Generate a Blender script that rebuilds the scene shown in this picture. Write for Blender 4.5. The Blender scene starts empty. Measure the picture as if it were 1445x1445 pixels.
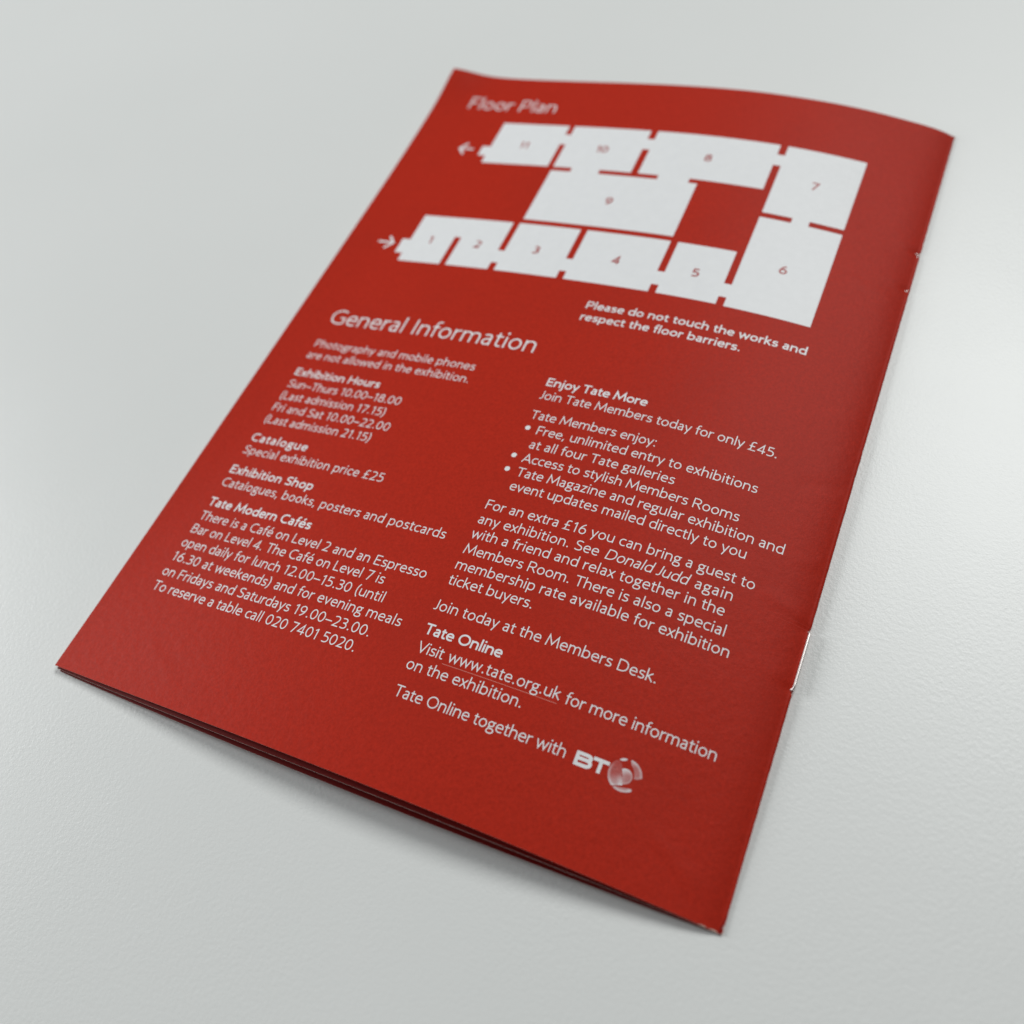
import bpy, math, random
from mathutils import Matrix, Vector
random.seed(4)
sc = bpy.context.scene
MM = 0.001
OX, OY = -74.0, -105.0            # page millimetres (u to the spine, v to the head) -> booklet centred on the world origin

# ------------------------------------------------------------------ camera
cam_d = bpy.data.cameras.new('camera'); cam = bpy.data.objects.new('camera', cam_d); sc.collection.objects.link(cam)
R0 = (0.9073154, 0.38771, -0.1626645); R1 = (0.2483258, -0.8063423, -0.5367927); R2 = (-0.3392832, 0.4466465, -0.8278851)
CP = (153.8585, -29.4585, 178.9788)
m = Matrix(((R0[0], -R1[0], -R2[0], (CP[0]+OX)*MM), (R0[1], -R1[1], -R2[1], (CP[1]+OY)*MM), (R0[2], -R1[2], -R2[2], CP[2]*MM), (0, 0, 0, 1)))
cam.matrix_world = m
cam_d.sensor_width = 36; cam_d.lens = 34.336; cam_d.clip_start = 0.005; cam_d.clip_end = 20
cam_d.dof.use_dof = True; cam_d.dof.focus_distance = 0.198; cam_d.dof.aperture_fstop = 9.6
sc.camera = cam

# ------------------------------------------------------------------ room light (indoor close-up: ambient room + two soft lamps)
w = bpy.data.worlds.new('World'); sc.world = w; w.use_nodes = True
bg = w.node_tree.nodes['Background']; bg.inputs[0].default_value = (0.97, 0.98, 1.0, 1); bg.inputs[1].default_value = 0.075
def area(name, loc, target, sx, sy, energy, col):
    d = bpy.data.lights.new(name, 'AREA'); d.shape = 'RECTANGLE'; d.size = sx; d.size_y = sy; d.energy = energy; d.color = col
    o = bpy.data.objects.new(name, d); sc.collection.objects.link(o); o.location = loc
    o.rotation_euler = (Vector(target)-Vector(loc)).to_track_quat('-Z', 'Y').to_euler(); return o
area('window_light', (-1.28, -0.10, 0.56), (0, 0, 0), 0.55, 0.55, 14.5, (0.98, 0.995, 1.0))
area('ceiling_light', (0.32, 0.98, 1.28), (0, 0, 0), 0.75, 0.6, 18.5, (0.99, 1.0, 0.985))
sc.view_settings.view_transform = 'Standard'; sc.view_settings.look = 'None'; sc.view_settings.exposure = 0.0; sc.view_settings.gamma = 1
sc.cycles.use_denoising = True
# ---------- a small monoline humanist alphabet: centre lines in 1/1000 em (cap 700, x-height 500) ----------
XS = 1.05
GL = {
'a':(435,["M 88 428 C 125 452 170 462 212 462 C 292 462 330 425 330 350 L 330 0","M 330 285 L 245 279 C 130 272 75 225 75 148 C 75 78 122 38 190 38 C 255 38 312 75 330 135"]),
'b':(515,["M 80 740 L 80 0","M 80 330 C 100 415 165 462 255 462 C 375 462 438 375 438 250 C 438 125 375 38 255 38 C 165 38 100 85 80 170"]),
'c':(420,["M 390 428 C 352 452 310 462 265 462 C 145 462 72 380 72 250 C 72 120 145 38 265 38 C 312 38 355 50 392 74"]),
'd':(515,["M 436 740 L 436 0","M 436 330 C 416 415 351 462 262 462 C 142 462 78 375 78 250 C 78 125 142 38 262 38 C 351 38 416 85 436 170"]),
'e':(475,["M 85 262 L 412 262 C 412 390 355 462 255 462 C 145 462 72 380 72 250 C 72 115 150 38 270 38 C 328 38 370 52 408 78"]),
'f':(290,["M 300 695 C 280 704 262 706 245 706 C 172 706 135 660 135 580 L 135 0","M 25 462 L 285 462"]),
'g':(460,["E 215 325 138 137 0 360","M 300 432 L 440 462","M 152 205 C 95 170 85 112 150 92 C 200 78 250 84 300 76 C 385 62 418 22 418 -48 C 418 -135 335 -180 220 -180 C 115 -180 55 -142 55 -72 C 55 -20 90 35 150 90"]),
'h':(500,["M 80 740 L 80 0","M 80 310 C 92 405 160 462 250 462 C 350 462 415 405 415 300 L 415 0"]),
'i':(190,["M 95 500 L 95 0","D 95 655 50"]),
'j':(195,["M 100 500 L 100 -80 C 100 -160 55 -190 -15 -180","D 100 655 50"]),
'k':(440,["M 80 740 L 80 0","M 375 495 L 100 262","M 160 305 L 410 4"]),
'l':(190,["M 95 740 L 95 0"]),
'm':(765,["M 80 500 L 80 0","M 80 310 C 92 405 150 462 230 462 C 320 462 380 405 380 300 L 380 0","M 380 310 C 392 405 450 462 530 462 C 620 462 682 405 682 300 L 682 0"]),
'n':(500,["M 80 500 L 80 0","M 80 310 C 92 405 160 462 250 462 C 350 462 415 405 415 300 L 415 0"]),
'o':(515,["E 257 250 186 212 0 360"]),
'p':(515,["M 80 500 L 80 -200","M 80 330 C 100 415 165 462 255 462 C 375 462 438 375 438 250 C 438 125 375 38 255 38 C 165 38 100 85 80 170"]),
'r':(320,["M 80 500 L 80 0","M 80 290 C 95 400 165 470 305 456"]),
's':(395,["M 345 425 C 305 450 262 462 215 462 C 135 462 90 425 90 365 C 90 215 338 300 338 140 C 338 75 280 38 195 38 C 140 38 95 50 55 78"]),
't':(310,["M 130 620 L 130 150 C 130 75 162 38 222 38 C 250 38 275 42 298 52","M 25 462 L 285 462"]),
'u':(500,["M 80 500 L 80 200 C 80 95 140 38 240 38 C 330 38 400 95 415 190","M 415 500 L 415 0"]),
'v':(430,["M 35 500 L 215 45 L 395 500"]),
'w':(670,["M 35 500 L 185 45 L 335 450 L 485 45 L 635 500"]),
'x':(420,["M 378 496 L 42 4","M 42 496 L 378 4"]),
'y':(430,["M 35 500 L 222 45","M 398 500 L 130 -200"]),
'z':(400,["M 55 462 L 345 462 L 55 38 L 355 38"]),
'A':(610,["M 35 0 L 305 660 L 575 0","M 130 215 L 480 215"]),
'B':(570,["M 92 700 L 92 0","M 92 662 L 280 662 C 390 662 440 605 440 520 C 440 430 385 372 280 372 L 92 372","M 280 372 C 415 372 485 312 485 208 C 485 98 415 38 280 38 L 92 38"]),
'C':(600,["M 560 612 C 510 645 455 662 390 662 C 200 662 78 540 78 350 C 78 160 200 38 390 38 C 455 38 510 55 562 88"]),
'D':(670,["M 92 700 L 92 0","M 92 662 L 250 662 C 470 662 590 550 590 350 C 590 150 470 38 250 38 L 92 38"]),
'E':(510,["M 92 700 L 92 0","M 92 662 L 460 662","M 92 365 L 420 365","M 92 38 L 470 38"]),
'F':(480,["M 92 700 L 92 0","M 92 662 L 455 662","M 92 355 L 410 355"]),
'G':(670,["M 580 612 C 530 645 470 662 395 662 C 200 662 78 540 78 350 C 78 160 200 38 395 38 C 475 38 540 55 590 85 L 590 325 L 410 325"]),
'H':(680,["M 92 700 L 92 0","M 588 700 L 588 0","M 92 365 L 588 365"]),
'I':(230,["M 115 700 L 115 0"]),
'J':(290,["M 200 700 L 200 170 C 200 75 145 32 60 38 L 15 44"]),
'L':(460,["M 92 700 L 92 0","M 92 38 L 440 38"]),
'M':(800,["M 62 0 L 140 660 L 400 130 L 660 660 L 738 0"]),
'O':(740,["E 370 350 290 312 0 360"]),
'P':(550,["M 92 700 L 92 0","M 92 662 L 280 662 C 415 662 480 590 480 487 C 480 380 415 308 280 308 L 92 308"]),
'R':(580,["M 92 700 L 92 0","M 92 662 L 280 662 C 415 662 480 595 480 495 C 480 390 415 325 280 325 L 92 325","M 295 325 L 530 3"]),
'S':(510,["M 448 618 C 400 648 345 662 285 662 C 170 662 100 600 100 520 C 100 320 448 410 448 195 C 448 95 375 38 250 38 C 175 38 115 55 62 92"]),
'T':(530,["M 15 662 L 515 662","M 265 662 L 265 0"]),
'V':(590,["M 30 700 L 295 45 L 560 700"]),
'0':(530,["E 265 350 190 312 0 360"]),
'1':(380,["M 235 700 L 235 0","M 85 560 L 235 672"]),
'2':(500,["M 75 608 C 120 645 180 662 240 662 C 350 662 410 600 410 505 C 410 370 280 240 88 38 L 440 38"]),
'3':(500,["M 80 628 C 130 652 180 662 235 662 C 340 662 400 605 400 520 C 400 425 330 370 170 370","M 170 370 C 340 372 425 310 425 205 C 425 100 345 38 225 38 C 160 38 110 50 65 75"]),
'4':(540,["M 370 0 L 370 650 L 65 188 L 500 188"]),
'5':(500,["M 410 662 L 130 662 L 115 400 C 160 412 190 415 225 415 C 350 415 430 345 430 235 C 430 110 340 38 215 38 C 160 38 110 48 75 70"]),
'6':(530,["E 270 225 182 187 0 360","M 385 678 C 235 620 95 430 90 230"]),
'7':(480,["M 45 662 L 430 662 L 165 0"]),
'8':(530,["E 265 525 148 137 0 360","E 265 212 186 174 0 360"]),
'9':(530,["E 260 475 182 187 0 360","M 145 22 C 295 80 435 270 440 470"]),
'.':(230,["D 115 52 52"]),
',':(230,["M 125 100 L 72 -110"]),
':':(230,["D 115 52 52","D 115 440 52"]),
'(':(270,["M 235 750 C 55 540 55 90 235 -120"]),
')':(270,["M 35 750 C 215 540 215 90 35 -120"]),
'\u00a3':(530,["M 440 640 C 405 658 372 664 335 662 C 240 662 190 600 190 480 L 190 210 C 190 125 150 70 85 38 L 465 38","M 70 345 L 395 345"]),
'\u2013':(500,["M 20 265 L 480 265"]),
'\u00e9':(475,["M 85 262 L 412 262 C 412 390 355 462 255 462 C 145 462 72 380 72 250 C 72 115 150 38 270 38 C 328 38 370 52 408 78","M 225 575 L 335 720"]),
'\u2022':(560,["D 200 360 150"]),
' ':(230,[]),
}
def flatten(path):
    """path string -> (list of points, closed)"""
    t = path.split(); pts = []; i = 0; closed = False
    while i < len(t):
        c = t[i]
        if c in 'ML':
            pts.append((float(t[i+1]), float(t[i+2]))); i += 3
        elif c == 'C':
            p0 = pts[-1]; a = [float(q) for q in t[i+1:i+7]]; i += 7
            for k in range(1, 9):
                s = k/8; r = 1-s
                pts.append((r**3*p0[0]+3*r*r*s*a[0]+3*r*s*s*a[2]+s**3*a[4], r**3*p0[1]+3*r*r*s*a[1]+3*r*s*s*a[3]+s**3*a[5]))
        elif c == 'E':
            cx, cy, rx, ry, a0, a1 = [float(q) for q in t[i+1:i+7]]; i += 7
            closed = abs(a1-a0) >= 359.9
            n = 28; m = n if closed else n+1
            for k in range(m):
                a = math.radians(a0+(a1-a0)*k/n); pts.append((cx+rx*math.cos(a), cy+ry*math.sin(a)))
    return pts, closed
def ymap(y, w):
    xs = (-200, 0, 38, 462, 500, 662, 700, 760); ys = (-200, 0, w, 500-w, 500, 700-w, 700, 760)
    if y < -200 or y > 760: return y
    for k in range(7):
        if y <= xs[k+1]: return ys[k]+(ys[k+1]-ys[k])*(y-xs[k])/(xs[k+1]-xs[k])
def ribbon(pts, closed, w):
    """centre line -> quads of half width w with mitred joints, butt ends"""
    q = [pts[0]]
    for p in pts[1:]:
        if math.hypot(p[0]-q[-1][0], p[1]-q[-1][1]) > 1e-6: q.append(p)
    pts = q; n = len(pts); out = []
    for i in range(n):
        a = pts[i-1] if (i > 0 or closed) else None
        b = pts[(i+1) % n] if (i < n-1 or closed) else None
        p = pts[i]
        def nrm(s, e):
            dx, dy = e[0]-s[0], e[1]-s[1]; l = math.hypot(dx, dy); return (-dy/l, dx/l)
        n1 = nrm(a, p) if a else nrm(p, b); n2 = nrm(p, b) if b else n1
        mx, my = n1[0]+n2[0], n1[1]+n2[1]; l = math.hypot(mx, my) or 1; mx /= l; my /= l
        k = w/max(.32, mx*n1[0]+my*n1[1])
        out.append(((p[0]+mx*k, p[1]+my*k), (p[0]-mx*k, p[1]-my*k)))
    return out
def text_width(s, bold, track=0.0):
    return sum(GL[c][0]*XS*(1.06 if bold else 1)+track for c in s)-track
def text_polys(s, u0, u1, v, em, bold=False, italic=False, weight=None):
    """-> list of strips; each strip = (pairs, closed) or ('disc', centre, r), in page millimetres.
    The letter spacing is opened or closed so that the line ends at u1."""
    w = weight or (55 if bold else 35)
    lsb = 55 if s[0] not in 'TVvw' else 15
    ex = XS*(1.06 if bold else 1.0)
    k = em/1000
    nat = text_width(s, bold)
    track = 0
    if u1 is not None and len(s) > 1:
        track = ((u1-u0)/k-(nat-lsb-60))/(len(s)-1)
    x = -lsb; out = []
    for ch in s:
        adv, paths = GL[ch]
        for pth in paths:
            if pth[0] == 'D':
                _, cx, cy, r = pth.split(); r = float(r)*(1.25 if bold else 1)
                if ch != '\u2022' and float(cy) < 60: cy = r
                cx = float(cx)*ex; cy = float(cy); sl = .18*cy if italic else 0
                out.append(('disc', (u0+(x+cx+sl)*k, v+cy*k), r*k))
            else:
                pts, cl = flatten(pth)
                pts = [(px*ex, ymap(py, w)) for px, py in pts]
                rb = ribbon(pts, cl, w)
                f = lambda p: (u0+(x+p[0]+(.18*p[1] if italic else 0))*k, v+p[1]*k)
                out.append(('strip', [(f(a), f(b)) for a, b in rb], cl))
        x += adv*ex+track
    return out, track
# ------------------------------------------------------------------ materials
def mat(name):
    m = bpy.data.materials.new(name); m.use_nodes = True; nt = m.node_tree
    return m, nt, nt.nodes['Principled BSDF']
def nd(nt, t, **kw):
    n = nt.nodes.new(t)
    for k, v in kw.items():
        if k.startswith('i_'): n.inputs[k[2:].replace('_', ' ')].default_value = v
        else: setattr(n, k, v)
    return n
def coords(nt):
    tc = nd(nt, 'ShaderNodeTexCoord'); return tc.outputs['Object']
def noise(nt, co, scale, detail=3, rough=.6):
    n = nd(nt, 'ShaderNodeTexNoise'); n.inputs['Scale'].default_value = scale; n.inputs['Detail'].default_value = detail; n.inputs['Roughness'].default_value = rough
    nt.links.new(co, n.inputs['Vector']); return n.outputs['Fac']
def ramp(nt, fac, p0, c0, p1, c1):
    r = nd(nt, 'ShaderNodeValToRGB'); e = r.color_ramp.elements
    e[0].position = p0; e[0].color = c0 if len(c0) == 4 else (*c0, 1); e[1].position = p1; e[1].color = c1 if len(c1) == 4 else (*c1, 1)
    nt.links.new(fac, r.inputs[0]); return r.outputs[0]
def mix(nt, fac, a, b, mode='MIX'):
    n = nd(nt, 'ShaderNodeMix', data_type='RGBA', blend_type=mode)
    for s, v in ((n.inputs[0], fac), (n.inputs[6], a), (n.inputs[7], b)):
        if hasattr(v, 'links') or isinstance(v, bpy.types.NodeSocket): nt.links.new(v, s)
        else: s.default_value = v if not isinstance(v, tuple) or len(v) == 4 else (*v, 1)
    return n.outputs[2]
def math_(nt, op, a, b=0.0):
    n = nd(nt, 'ShaderNodeMath', operation=op)
    for s, v in ((n.inputs[0], a), (n.inputs[1], b)):
        if isinstance(v, bpy.types.NodeSocket): nt.links.new(v, s)
        else: s.default_value = v
    return n.outputs[0]
def bump(nt, bsdf, h, dist, strength=1.0):
    b = nd(nt, 'ShaderNodeBump'); b.inputs['Strength'].default_value = strength; b.inputs['Distance'].default_value = dist
    nt.links.new(h, b.inputs['Height']); nt.links.new(b.outputs[0], bsdf.inputs['Normal'])

RED = (0.405, 0.0205, 0.0085)
def paper_red(nt, co):
    """printed red: solid ink with a faint mottle, paper grain and a few specks where the stock shows through"""
    f = noise(nt, co, 1500, 4, .8); g = noise(nt, co, 45, 3, .5)
    c = mix(nt, ramp(nt, f, .3, (0, 0, 0), .7, (1, 1, 1)), tuple(q*.84 for q in RED), tuple(q*1.16 for q in RED))
    c = mix(nt, math_(nt, 'MULTIPLY', ramp(nt, g, .5, (0, 0, 0), .75, (1, 1, 1)), .35), c, (.34, .020, .010))
    v = nd(nt, 'ShaderNodeTexVoronoi', feature='F1'); v.inputs['Scale'].default_value = 62; nt.links.new(co, v.inputs['Vector'])
    # one speck in a few cells only
    vc = nd(nt, 'ShaderNodeSeparateColor'); nt.links.new(v.outputs['Color'], vc.inputs[0])
    sp = math_(nt, 'LESS_THAN', v.outputs['Distance'], 0.011); sel = math_(nt, 'GREATER_THAN', vc.outputs[0], .72)
    return mix(nt, math_(nt, 'MULTIPLY', math_(nt, 'MULTIPLY', sp, sel), .6), c, (.75, .38, .33))
def paper_bump(nt, bsdf, co, k=1.0):
    a = noise(nt, co, 2600, 4, .65); b = noise(nt, co, 520, 3, .55); c = noise(nt, co, 38, 2, .5)
    s = math_(nt, 'ADD', math_(nt, 'MULTIPLY', a, .35), math_(nt, 'MULTIPLY', b, .8))
    s = math_(nt, 'ADD', s, math_(nt, 'MULTIPLY', c, 1.6))
    bump(nt, bsdf, s, 0.000095*k)
M = {}
M['red'], nt, b = mat('red_printed_card'); co = coords(nt)
col = paper_red(nt, co)
# worn strip along the spine fold and the two spine corners, where the ink has rubbed off
at = nd(nt, 'ShaderNodeAttribute', attribute_name='wear'); wn = noise(nt, co, 1500, 3, .7)
wf = ramp(nt, math_(nt, 'ADD', math_(nt, 'MULTIPLY', at.outputs['Fac'], 1.0), math_(nt, 'MULTIPLY', wn, .6)), .92, (0, 0, 0), 1.0, (1, 1, 1))
col = mix(nt, wf, col, (.62, .50, .42)); nt.links.new(col, b.inputs['Base Color'])
b.inputs['Roughness'].default_value = .5; b.inputs['Specular IOR Level'].default_value = .10
paper_bump(nt, b, co)
M['ink'], nt, b = mat('white_unprinted_paper'); co = coords(nt)
nt.links.new(mix(nt, noise(nt, co, 500, 3, .6), (.71, .725, .735), (.77, .785, .795)), b.inputs['Base Color'])
b.inputs['Roughness'].default_value = .45; b.inputs['Specular IOR Level'].default_value = .4; paper_bump(nt, b, co)
M['line'], nt, b = mat('thin_pink_rule'); b.inputs['Base Color'].default_value = (.62, .22, .18, 1); b.inputs['Roughness'].default_value = .45
M['number'], nt, b = mat('red_number_print'); b.inputs['Base Color'].default_value = (.34, .02, .014, 1); b.inputs['Roughness'].default_value = .45
M['edge'], nt, b = mat('cut_paper_edge'); co = coords(nt)
nt.links.new(mix(nt, noise(nt, co, 1200, 2, .6), (.55, .36, .32), (.76, .60, .56)), b.inputs['Base Color']); b.inputs['Roughness'].default_value = .8
M['page'], nt, b = mat('shade_darkened_red_page'); co = coords(nt)  # red pages, with the shade of the gaps between leaves darkened into the colour
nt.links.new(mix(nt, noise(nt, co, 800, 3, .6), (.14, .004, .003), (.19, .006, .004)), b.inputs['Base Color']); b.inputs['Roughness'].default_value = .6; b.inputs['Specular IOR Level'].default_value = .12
M['globe'], nt, b = mat('globe_logo_print'); co = coords(nt)
at = nd(nt, 'ShaderNodeAttribute', attribute_name='ink')
nt.links.new(mix(nt, at.outputs['Fac'], paper_red(nt, co), (.72, .74, .76)), b.inputs['Base Color'])
b.inputs['Roughness'].default_value = .42; paper_bump(nt, b, co)
M['steel'], nt, b = mat('staple_wire'); b.inputs['Base Color'].default_value = (.80, .75, .73, 1); b.inputs['Metallic'].default_value = 1; b.inputs['Roughness'].default_value = .42
M['table'], nt, b = mat('white_textured_laminate'); co = coords(nt)
n1 = noise(nt, co, 1150, 2, .5); n2 = noise(nt, co, 2900, 2, .5); n3 = noise(nt, co, 14, 3, .5)
c = mix(nt, n3, (.676, .694, .682), (.706, .722, .712))
v = nd(nt, 'ShaderNodeTexVoronoi', feature='F1'); v.inputs['Scale'].default_value = 23; nt.links.new(co, v.inputs['Vector'])
vc = nd(nt, 'ShaderNodeSeparateColor'); nt.links.new(v.outputs['Color'], vc.inputs[0])
sp = math_(nt, 'MULTIPLY', math_(nt, 'LESS_THAN', v.outputs['Distance'], 0.007), math_(nt, 'GREATER_THAN', vc.outputs[0], .75))
nt.links.new(mix(nt, math_(nt, 'MULTIPLY', sp, .5), c, (.3, .29, .26)), b.inputs['Base Color'])
b.inputs['Roughness'].default_value = .37; b.inputs['Specular IOR Level'].default_value = .5
lo = noise(nt, co, 24, 3, .6); un = ramp(nt, lo, .3, (.45, .45, .45), .7, (1.15, 1.15, 1.15))
h_ = math_(nt, 'MULTIPLY', math_(nt, 'ADD', n1, math_(nt, 'MULTIPLY', n2, .6)), un)
bump(nt, b, h_, 0.000052)

# ------------------------------------------------------------------ the arched back cover (heights in mm over the table)
HC = [[2.849, 0.187, -1.111, 0.339, 4.962, 11.028], [3.486, 0.791, -0.814, -0.839, 1.271, 8.33], [2.735, 5.069, 4.866, 4.257, 3.632, 7.338],
      [3.132, 7.949, 8.194, 6.191, 7.777, 8.467], [2.263, 7.072, 9.588, 7.4, 8.235, 7.794], [-0.309, 1.168, 3.264, 2.729, 2.015, 1.579],
      [-3.31, -5.274, -6.954, -8.556, -10.142, -10.897]]
def bs(x, n, L):
    s = max(-.02, min(1.02, x/L))*(n-3); i = max(0, min(n-4, int(math.floor(s)))); t = s-i
    return i, ((1-t)**3/6, (3*t**3-6*t*t+4)/6, (-3*t**3+3*t*t+3*t+1)/6, t**3/6)
def smooth(a, b, x):
    t = max(0., min(1., (x-a)/(b-a))); return t*t*(3-2*t)
def spl(u, v):
    i, a = bs(u, 7, 148.); j, b = bs(v, 6, 210.)
    return sum(a[p]*b[q]*HC[i+p][j+q] for p in range(4) for q in range(4))
STAPLES = (45.6, 58.3), (151.7, 164.4)
CREASES = [(137, 62.4, 147, 60.8, .13), (132, 11, 142, 5, .10), (134, 150, 146, 146, .05), (137, 89, 147, 92, -.10), (138, 108, 146.5, 110, .09), (141, 71, 147, 74, .08), (18, 12, 32, 4, .05)]
def zc(u, v):
    z = spl(u, v)
    f_ = 1.0*(1-smooth(20, 60, u))                  # the free edge rests on the leaves below it
    if f_ > 0: z = f_+.5*((z-f_)+math.sqrt((z-f_)**2+.25)) if u < 60 else z
    # curled top left corner
    d = math.hypot(u, 210-v); z += 1.9*math.exp(-(d/9.5)**2)
    # the sheet turns down into the spine
    if u > 138: z -= .8*((u-138)/9.3)**3
    # tug of the staple legs on the fold: little puckers
    for s0, s1 in STAPLES:
        for s in (s0, s1):
            z -= .22*math.exp(-((u-147.2)/1.6)**2-((v-s)/1.0)**2)
            z += .07*math.exp(-((u-144.0)/3.0)**2-((v-s-2.0)/2.2)**2)
    # creases pressed into the card beside the spine, and one bend near the foot
    for (u0, v0, u1, v1, dp) in CREASES:
        du, dv = u1-u0, v1-v0; L2 = du*du+dv*dv; t = ((u-u0)*du+(v-v0)*dv)/L2
        if -.1 < t < 1.1:
            dd = abs((u-u0)*dv-(v-v0)*du)/math.sqrt(L2); z += dp*math.exp(-(dd/1.3)**2)*smooth(-.1, .2, t)*(1-smooth(.8, 1.1, t))
    # handling waves
    z += .05*math.sin(u*.21+v*.05)*math.sin(v*.11+.7)*smooth(60, 140, u)
    return z
def X(u, v, z): return ((u+OX)*MM, (v+OY)*MM, z*MM)
def S(u, v, off=0.0):
    du = .5*math.exp(-(math.hypot(u, 210-v)/9.0)**2)
    return X(u+du, v, zc(u, v)+off)

# ------------------------------------------------------------------ builders
def link(name, verts, faces, mats, midx=None, parent=None, smooth_=True):
    me = bpy.data.meshes.new(name); me.from_pydata(verts, [], faces); me.update()
    for mm_ in (mats if isinstance(mats, (list, tuple)) else [mats]): me.materials.append(mm_)
    if midx: me.polygons.foreach_set('material_index', midx)
    me.polygons.foreach_set('use_smooth', [smooth_]*len(me.polygons))
    o = bpy.data.objects.new(name, me); sc.collection.objects.link(o); o.parent = parent; return o
root = bpy.data.objects.new('booklet', None); sc.collection.objects.link(root)
root['label'] = 'red stapled exhibition booklet lying back cover up on the white table'; root['category'] = 'booklet'

# table
def make_table():
    W, D, T, r = .75, .62, .025, .003
    import bmesh
    bm = bmesh.new(); bmesh.ops.create_cube(bm, size=1)
    bmesh.ops.scale(bm, vec=(2*W, 2*D, T), verts=bm.verts); bmesh.ops.translate(bm, vec=(0, .1, -T/2), verts=bm.verts)
    bmesh.ops.bevel(bm, geom=bm.edges[:], offset=r, segments=3, affect='EDGES')
    me = bpy.data.meshes.new('table'); bm.to_mesh(me); bm.free(); me.materials.append(M['table'])
    o = bpy.data.objects.new('table', me); sc.collection.objects.link(o)
    o['label'] = 'white table with a finely pebbled surface under the red booklet'; o['category'] = 'table'
make_table()

def sheet(name, us, vs, pt, th, mats, parent, wear=None, label=None):
    """a sheet of paper: upper side, lower side th mm below, and its four cut edges"""
    nu, nv = len(us), len(vs); V = []; F = []; I = []
    up = [[pt(u, v) for v in vs] for u in us]
    for i in range(nu):
        for j in range(nv): V.append(up[i][j])
    # lower side along the local normal
    for i in range(nu):
        for j in range(nv):
            a = Vector(up[min(i+1, nu-1)][j])-Vector(up[max(i-1, 0)][j]); b = Vector(up[i][min(j+1, nv-1)])-Vector(up[i][max(j-1, 0)])
            n = a.cross(b).normalized(); V.append(tuple(Vector(up[i][j])-n*th*MM))
    N = nu*nv; id_ = lambda i, j: i*nv+j
    for i in range(nu-1):
        for j in range(nv-1):
            F.append((id_(i, j), id_(i+1, j), id_(i+1, j+1), id_(i, j+1))); I.append(0)
            F.append((N+id_(i, j), N+id_(i, j+1), N+id_(i+1, j+1), N+id_(i+1, j))); I.append(1)
    def wall(seq):
        for a, b in zip(seq, seq[1:]): F.append((a, b, N+b, N+a)); I.append(2)
    wall([id_(i, nv-1) for i in range(nu)]); wall([id_(i, 0) for i in reversed(range(nu))])
    wall([id_(0, j) for j in range(nv)]); wall([id_(nu-1, j) for j in reversed(range(nv))])
    o = link(name, V, F, mats, I, parent)
    for p in o.data.polygons:
        if p.material_index == 2: p.use_smooth = False
    o.data.set_sharp_from_angle(angle=math.radians(50)) if hasattr(o.data, 'set_sharp_from_angle') else None
    if wear:
        at = o.data.attributes.new('wear', 'FLOAT', 'POINT'); vals = [0.0]*len(V)
        for i in range(nu):
            for j in range(nv): vals[id_(i, j)] = vals[N+id_(i, j)] = wear(us[i], vs[j])
        at.data.foreach_set('value', vals)
    if label: o['label'] = label
    return o
def frange(a, b, n): return [a+(b-a)*k/n for k in range(n+1)]
USP = 147.3
def zf(u, v):                      # outer side of the front cover, underneath
    return .12 + .34*max(0., zc(min(u, 147.3), v)-1.3)*smooth(0, 30, u)
def ztop(v): return zc(USP, v)
vs = frange(0, 210, 210)
# nicks in the fold, each (v, depth mm)
NICKS = [(164.9, .2), (163.9, .14), (168.6, .10), (103.2, .10), (96, .08), (12, .07), (58.6, .22), (45.2, .22), (142, .06), (1.2, .1), (83, .07), (39, .05)]
def nick(v): return sum(d*math.exp(-((v-n)/.35)**2) for n, d in NICKS)+.03*math.sin(v*1.7)*math.sin(v*.37)
us_top = frange(0, 142, 178)+frange(142, USP, 14)[1:]
FOLD = [math.pi/2-math.pi/2*k/6 for k in range(1, 7)]
def cover_pt(s, v):
    if s <= USP: return S(s, v)
    t = (s-USP)/10*math.pi/2       # quarter turn of the fold, s runs to USP+10
    z0 = ztop(v); z1 = zf(USP, v); rr = (z0-z1)/2
    return X(USP+(.6-nick(v))*math.sin(t), v, z1+rr+rr*math.cos(t))
def wear(s, v):
    w_ = 0
    if s > USP: w_ = .09+.62*sum(math.exp(-((v-n)/1.1)**2)*min(1, d*3.4) for n, d in NICKS)
    d = math.hypot(148-s, v) if s <= USP else v
    w_ += .8*math.exp(-(v/.38)**2)*smooth(140, 146, s)*(.72+.28*math.sin(s*3.1))
    w_ += .34*math.exp(-(v/.22)**2)+.2*math.exp(-((210-v)/.5)**2)
    return w_
vs_c = [0, .25, .5, .75]+frange(1, 209, 208)+[209.5, 210]
fine = sorted(set(vs_c+[s+k*.25 for s0 in STAPLES for s in s0 for k in range(-6, 7)]+[n+k*.15 for n, d in NICKS for k in range(-5, 6) if n+k*.15 > 0]))
cover = sheet('back_cover', us_top+[USP+10*k/7 for k in range(1, 8)], fine, cover_pt, .16, [M['red'], M['page'], M['edge']], root, wear,
              'red back cover printed with a floor plan and visitor information')
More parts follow.
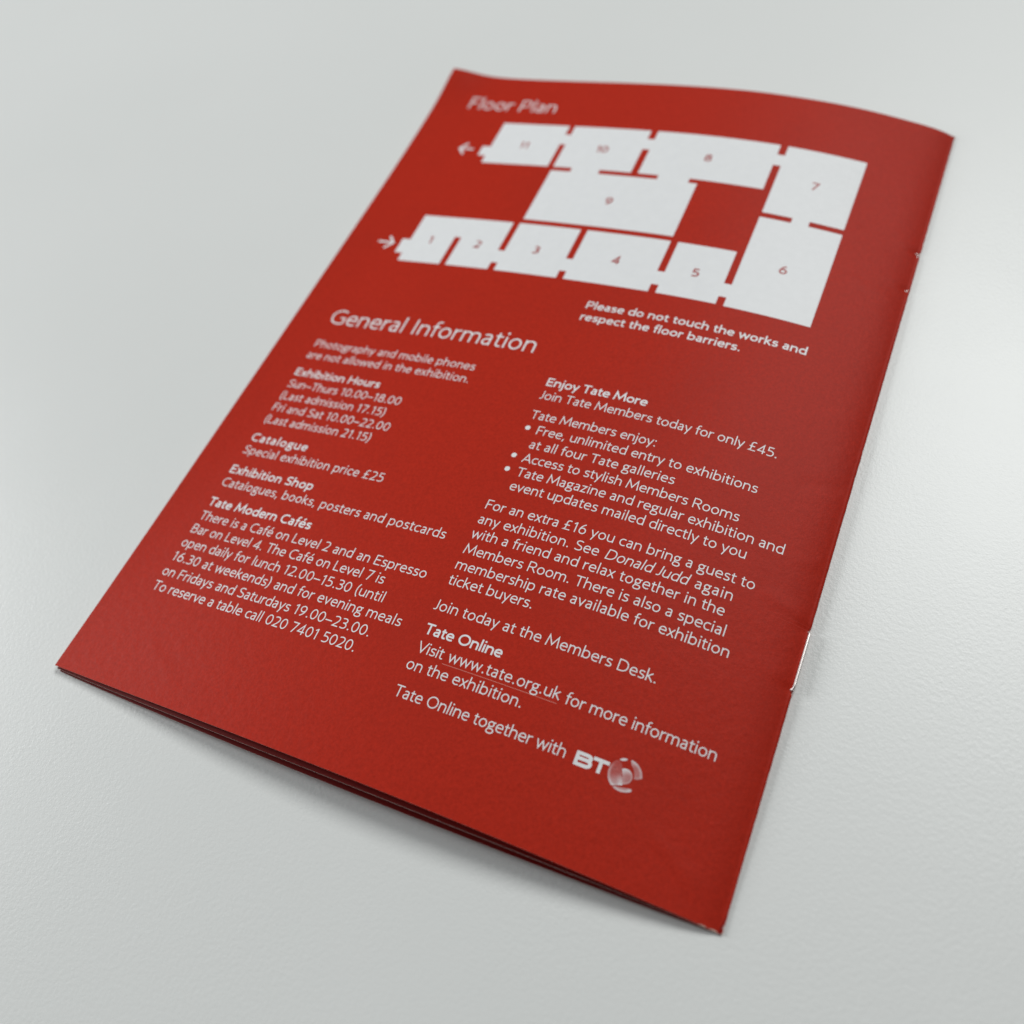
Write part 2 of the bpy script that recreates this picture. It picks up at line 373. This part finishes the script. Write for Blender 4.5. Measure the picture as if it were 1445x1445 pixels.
# front cover, lying on the table, butted to the back cover half way round the fold
def shiftv(v, s): return v - s*max(0., 1-v/45.)
def prot(u, a): return a*math.sin(math.pi*max(0., min(1., u/148.)))**.75
def front_pt(s, v):
    if s > USP:
        t = (s-USP)/10*math.pi/2; z0 = ztop(v); z1 = zf(USP, v); rr = (z0-z1)/2
        return X(USP+(.6-nick(v))*math.sin(t), v, z1+rr-rr*math.cos(t)-.0)
    return X(s, shiftv(v, prot(s, 1.25)+.5*(1-s/148)), zf(s, v))
def flip_sheet(name, us, vs_, pt, th, mats, parent, **k):   # built upside down, so that the paper's body is above the given surface
    return sheet(name, list(reversed(us)), vs_, pt, th, mats, parent, **k)
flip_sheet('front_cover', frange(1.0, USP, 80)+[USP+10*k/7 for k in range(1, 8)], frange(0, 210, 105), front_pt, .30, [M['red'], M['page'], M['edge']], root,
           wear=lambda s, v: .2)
# inner leaves (red inside pages), gathered in the fold
def leaf(t, sh, u0, lift=0., th=.10):
    def f(u, v):
        a = zc(u, v)-.20; b = zf(u, v)+.20
        k = smooth(0, 26, 147.3-u)
        tt = t*(k)+.5*(1-k)+ (t-.5)*.35*(1-k)
        z = b+(a-b)*tt + lift
        return X(u, shiftv(v, prot(u, sh)+.4*(1-u/148)), z)
    return sheet('inner_page', frange(u0, 147.0, 74), frange(.1, 209.9, 105), f, th, [M['page'], M['page'], M['edge']], root)
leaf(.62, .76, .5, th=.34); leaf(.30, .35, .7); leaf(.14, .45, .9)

# staples
def tube(path, r, n=14):
    V = []; F = []
    for i, p in enumerate(path):
        p = Vector(p); a = Vector(path[max(i-1, 0)]); b = Vector(path[min(i+1, len(path)-1)]); d = (b-a).normalized()
        x = d.cross(Vector((0, 0, 1))); x = x.normalized() if x.length > 1e-4 else Vector((1, 0, 0)); y = d.cross(x)
        for k in range(n): V.append(tuple(p+(x*math.cos(2*math.pi*k/n)+y*math.sin(2*math.pi*k/n))*r))
    for i in range(len(path)-1):
        for k in range(n): F.append((i*n+k, i*n+(k+1) % n, (i+1)*n+(k+1) % n, (i+1)*n+k))
    F.append(tuple(range(n))[::-1]); F.append(tuple((len(path)-1)*n+k for k in range(n))); return V, F
for n_, (s0, s1) in enumerate(STAPLES):
    A_ = .72 if n_ == 0 else 2.1            # where round the fold the wire sits
    def sp_pt(v, out):
        q = (v-s0)/(s1-s0); z0 = ztop(s0+3)*(1-q)+ztop(s1-3)*q; z1 = zf(USP, s0)*(1-q)+zf(USP, s1)*q; rr = (z0-z1)/2
        return X(USP+(.6+out)*math.sin(A_), v, z1+rr+(rr+out)*math.cos(A_))
    o_ = .29 if n_ == 0 else -.55
    p = [sp_pt(s0, -1.2), sp_pt(s0+.05, -.4), sp_pt(s0+.2, .0)]+[sp_pt(v, o_) for v in frange(s0+.45, s1-.45, 16)]+[sp_pt(s1-.2, .0), sp_pt(s1-.05, -.4), sp_pt(s1, -1.2)]
    V, F = tube(p, (.26 if n_ == 0 else .16)*MM); st = link('staple', V, F, M['steel'], None, root); st['label'] = 'wire staple in the spine, '+('nearer the foot' if n_ == 0 else 'nearer the head')

# ------------------------------------------------------------------ flat print on the cover
Z0 = .012
def printed(name, polys, material, label=None, z=Z0):
    V = []; F = []
    for n, p in enumerate(polys):
        zz = z+(n % 6)*.0012
        if p[0] == 'strip':
            base = len(V)
            for a, b in p[1]: V += [S(*a, zz), S(*b, zz)]
            m_ = len(p[1]); rng = range(m_ if p[2] else m_-1)
            for i in rng:
                j = (i+1) % m_; F.append((base+2*i, base+2*i+1, base+2*j+1, base+2*j))
        elif p[0] == 'disc':
            base = len(V); (cx, cy), r = p[1], p[2]
            V += [S(cx+r*math.cos(2*math.pi*k/16), cy+r*math.sin(2*math.pi*k/16), zz) for k in range(16)]; F.append(tuple(base+k for k in range(16)))
        elif p[0] == 'rect':
            x0, y0, x1, y1 = p[1]; nx = max(1, int((x1-x0)/1.0)); ny = max(1, int((y1-y0)/1.5)); base = len(V)
            for i in range(nx+1):
                for j in range(ny+1): V.append(S(x0+(x1-x0)*i/nx, y0+(y1-y0)*j/ny, z))
            for i in range(nx):
                for j in range(ny):
                    q = base+i*(ny+1)+j; F.append((q, q+ny+1, q+ny+2, q+1))
    # make every face look up
    G = []
    for f in F:
        a, b, c = [Vector(V[f[k]]) for k in (0, 1, 2)]
        G.append(f if (b-a).cross(c-a).z >= 0 else tuple(reversed(f)))
    o = link(name, V, G, material, None, cover)
    if label: o['label'] = label
    return o
EM = 3.42
def para(lines, label, name='text_paragraph'):
    ps = []
    for u0, u1, v, s, *st in lines:
        st = st[0] if st else ''
        if '|' in s:                                   # italic middle: 'roman|italic|roman' with its own end points
            pass
        ps += text_polys(s, u0, u1, v, EM, 'b' in st, 'i' in st)[0]
    return printed(name, ps, M['ink'], label)
printed('heading', text_polys('Floor Plan', 11.3, 39.9, 195.3, 7.1, weight=32)[0], M['ink'], 'heading Floor Plan')
printed('heading', text_polys('General Information', 10.9, 70.3, 106.3, 7.1, weight=33)[0], M['ink'], 'heading General Information')
para([(77.5, 130.4, 122.8, 'Please do not touch the works and', 'b'), (77.5, 116.4, 118.85, 'respect the floor barriers.', 'b')], 'bold notice under the floor plan')
para([(11.1, 58.2, 97.95, 'Photography and mobile phones'), (11, 58.5, 94.0, 'are not allowed in the exhibition.')], 'note about photography')
para([(10.8, 36.4, 88.0, 'Exhibition Hours', 'b'), (11, 44.5, 84.05, 'Sun\u2013Thurs 10.00\u201318.00'), (11, 42.2, 80.1, '(Last admission 17.15)'), (11, 45.5, 76.2, 'Fri and Sat 10.00\u201322.00'), (11, 42.3, 72.3, '(Last admission 21.15)')], 'opening hours')
para([(10.8, 27.4, 66.35, 'Catalogue', 'b'), (10.8, 51.2, 62.45, 'Special exhibition price \u00a325')], 'catalogue price')
para([(10.7, 35.1, 56.4, 'Exhibition Shop', 'b'), (10.8, 72.1, 52.5, 'Catalogues, books, posters and postcards')], 'shop note')
para([(10.7, 40.4, 46.65, 'Tate Modern Caf\u00e9s', 'b'), (10.8, 72.3, 42.6, 'There is a Caf\u00e9 on Level 2 and an Espresso'), (10.9, 64.0, 38.8, 'Bar on Level 4. The Caf\u00e9 on Level 7 is'),
      (10.8, 66.0, 34.9, 'open daily for lunch 12.00\u201315.30 (until'), (10.8, 72.1, 31.0, '16.30 at weekends) and for evening meals'), (10.8, 66.8, 26.97, 'on Fridays and Saturdays 19.00\u201323.00.'),
      (10.7, 65.4, 23.05, 'To reserve a table call 020 7401 5020.')], 'cafe information')
para([(77.4, 101.5, 97.4, 'Enjoy Tate More', 'b'), (77.5, 131.7, 93.4, 'Join Tate Members today for only \u00a345.')], 'membership offer')
para([(77.5, 107, 87.5, 'Tate Members enjoy:'), (80.6, 130.1, 83.5, 'Free, unlimited entry to exhibitions'), (80.6, 113.6, 79.5, 'at all four Tate galleries'), (80.6, 128.5, 75.6, 'Access to stylish Members Rooms'),
      (80.7, 138.8, 71.75, 'Tate Magazine and regular exhibition and'), (80.8, 132.2, 67.95, 'event updates mailed directly to you')], 'list of membership benefits')
for v in (84.8, 76.9, 73.05): printed('bullet', [('disc', (78.2, v), .62)], M['ink'])
para([(77.6, 135.6, 62.05, 'For an extra \u00a316 you can bring a guest to'), (77.6, 104.6, 58.2, 'any exhibition. See'), (106.2, 123.2, 58.2, 'Donald Judd', 'i'), (124.9, 132.3, 58.2, 'again'),
      (77.6, 131.7, 54.5, 'with a friend and relax together in the'), (77.7, 133.1, 50.55, 'Members Room. There is also a special'), (77.6, 135.0, 46.65, 'membership rate available for exhibition'), (77.7, 96.4, 42.9, 'ticket buyers.')], 'paragraph about bringing a guest')
para([(77.4, 124.1, 36.75, 'Join today at the Members Desk.')], 'line about joining today')
para([(77.7, 94.6, 31.25, 'Tate Online', 'b'), (78.0, 83.6, 27.2, 'Visit'), (84.9, 108.3, 27.2, 'www.tate.org.uk'), (109.7, 138.5, 27.0, 'for more information'), (77.5, 102.2, 23.3, 'on the exhibition.')], 'website information')
printed('underline', [('strip', [((84.2+(108.3-84.2)*k/24, 26.42), (84.2+(108.3-84.2)*k/24, 26.52)) for k in range(25)], False)], M['line'], 'thin rule under the web address')
para([(77.6, 113.2, 17.45, 'Tate Online together with')], 'sponsor line')

# sponsor letters and globe
def heavy(cmds, w, sx=1.0):
    out = []
    for c in cmds:
        pts, cl = flatten(c); out.append(('strip', ribbon([(x_, y_) for x_, y_ in pts], cl, w), cl))
    return out
B = ['M 115.42 19.75 L 115.42 17.05', 'M 115.1 19.42 L 117.2 19.42 C 118.2 19.42 118.2 18.50 117.2 18.50 L 115.5 18.50', 'M 115.5 18.50 L 117.3 18.50 C 118.4 18.50 118.4 17.38 117.3 17.38 L 115.1 17.38']
T_ = ['M 118.35 19.45 L 121.35 19.45', 'M 119.85 19.6 L 119.85 17.1']
printed('logo_letters', heavy(B, .33)+heavy(T_, .34), M['ink'], 'bold white sponsor initials')
def globe_ink(x, y):
    """x right, y down, both about the centre of the disc as it shows; ink 0..1"""
    R_ = math.hypot(x/212, y/217); k = 0.
    e = lambda cx, cy, rx, ry: math.hypot((x-cx)/rx, (y-cy)/ry)
    k = max(k, .95*(1-smooth(.75, 1.1, e(-5, -202, 50, 17))))
    if R_ > 1.02: return k
    rim = smooth(.80, 1.0, R_)*(1-smooth(.985, 1.02, R_))
    if x > 85 and -190 < y < 62:
        q = math.hypot(x+90, y+20); t = smooth(205, 216, q)
        k = max(k, t*smooth(66, 44, y+.25*abs(x-150))*(.16+.38*rim+.2*smooth(10, 50, y)+.2*smooth(-90, -170, y)))
    q = e(-5, 15, 97, 100)
    if x > -32 and q < 1.03:
        k = max(k, (1-smooth(.97, 1.03, q))*(.22+.5*smooth(20, -85, y)+.25*smooth(.75, 1, q)+.1*smooth(20, -30, x)))
    if x < -28 and y < 128 and R_ > .2:
        k = max(k, (1-smooth(-40, -28, x))*(smooth(-190, -90, y)*.06+.66*smooth(-50, 120, y)*(.5+.5*smooth(-120, -60, x))+.40*rim*smooth(-215, -40, y)+.2*smooth(95, 122, y)))
    if y >= 128:
        top = 135+.18*(x+150); t = smooth(top, top+9, y)*(1-smooth(60, 82, x))*smooth(-165, -135, x)
        k = max(k, t*(.28+.45*rim+.2*smooth(-10, 60, x)))
    return max(0., min(1., k))
def globe():
    V = []; F = []; A = []; N = 84; idx = {}
    a, b_, c_, d_ = .01326, .005, .0052, -.0129     # shown disc -> page mm
    for i in range(N+1):
        for j in range(N+1):
            x_ = -235+470*i/N; y_ = -240+480*j/N
            idx[i, j] = len(V); V.append(S(124.5+a*x_+b_*y_, 18.6+c_*x_+d_*y_, Z0)); A.append(globe_ink(x_, y_))
    for i in range(N):
        for j in range(N):
            q = (idx[i, j], idx[i, j+1], idx[i+1, j+1], idx[i+1, j])
            if max(A[t] for t in q) > .01: F.append(q)
    used = sorted({t for f in F for t in f}); mp = {t: n for n, t in enumerate(used)}
    o = link('globe_logo', [V[t] for t in used], [tuple(mp[t] for t in f) for f in F], M['globe'], None, cover)
    o.data.attributes.new('ink', 'FLOAT', 'POINT').data.foreach_set('value', [A[t] for t in used]); o['label'] = 'small shaded globe emblem'
globe()

# floor plan
RB, RT = 172.45, 189.8; BB, BT_, = 131.35, 149.25
ROOMS = [
 ('11', (36.7, 180.7), [(26.3, RB, 47.2, RT), (23.8, 175.4, 26.3, 179.3)]),
 ('10', (60.4, 180.9), [(48.9, RB, 71.6, RT), (47.2, 181.9, 48.9, 186.1)]),
 ('8', (90.3, 181.1), [(73.6, RB, 107.1, RT), (71.6, 182.1, 73.6, 186.3), (79.4, 170.85, 87.9, RB)]),
 ('7', (119.2, 177.0), [(109.1, 164.35, 129.35, RT), (107.1, 182.0, 109.1, 186.1)]),
 ('6', (119.2, 146.6), [(109.0, 131.2, 129.4, 162.6), (116.75, 162.6, 121.0, 164.35)]),
 ('9', (69.75, 160.8), [(48.9, 150.95, 90.35, 170.85), (54.6, 170.85, 62.75, RB)]),
 ('1', (25.7, 140.0), [(19.3, BB, 32.3, BT_), (16.9, 134.2, 19.3, 139.5), (32.3, 141.9, 34.2, BT_)]),
 ('2', (40.3, 139.9), [(34.2, BB, 46.8, BT_)]),
 ('3', (57.3, 140.1), [(48.7, BB, 66.2, BT_), (46.8, 134.0, 48.7, 138.5)]),
 ('4', (79.3, 140.1), [(68.1, BB, 90.4, BT_), (66.2, 134.0, 68.1, 138.4)]),
 ('5', (99.7, 140.0), [(92.3, BB, 107.1, BT_), (90.4, 134.0, 92.3, 138.5), (107.1, 134.0, 109.0, 138.3)]),
]
for n, (cx, cy), rects in ROOMS:
    printed('room', [('rect', r_) for r_ in rects], M['ink'], 'white room %s of the floor plan' % n)
    em = 3.9; wd = text_width(n, False)*em/1000
    printed('room_number', text_polys(n, cx-wd/2+.15, None, cy-em*.35, em, weight=60)[0], M['number'], 'number %s' % n, z=Z0+.008)
for tip, tail, y in ((16.75, 21.3, 177.8), (14.8, 9.9, 137.6)):
    s_ = 1 if tail > tip else -1
    printed('arrow', [('strip', ribbon([(tip+s_*.3, y), (tail, y)], False, .33), False), ('strip', ribbon([(tip+s_*2.1, y+2.3), (tip+s_*.1, y), (tip+s_*2.1, y-2.3)], False, .34), False)], M['ink'],
            'way out arrow' if s_ > 0 else 'way in arrow')
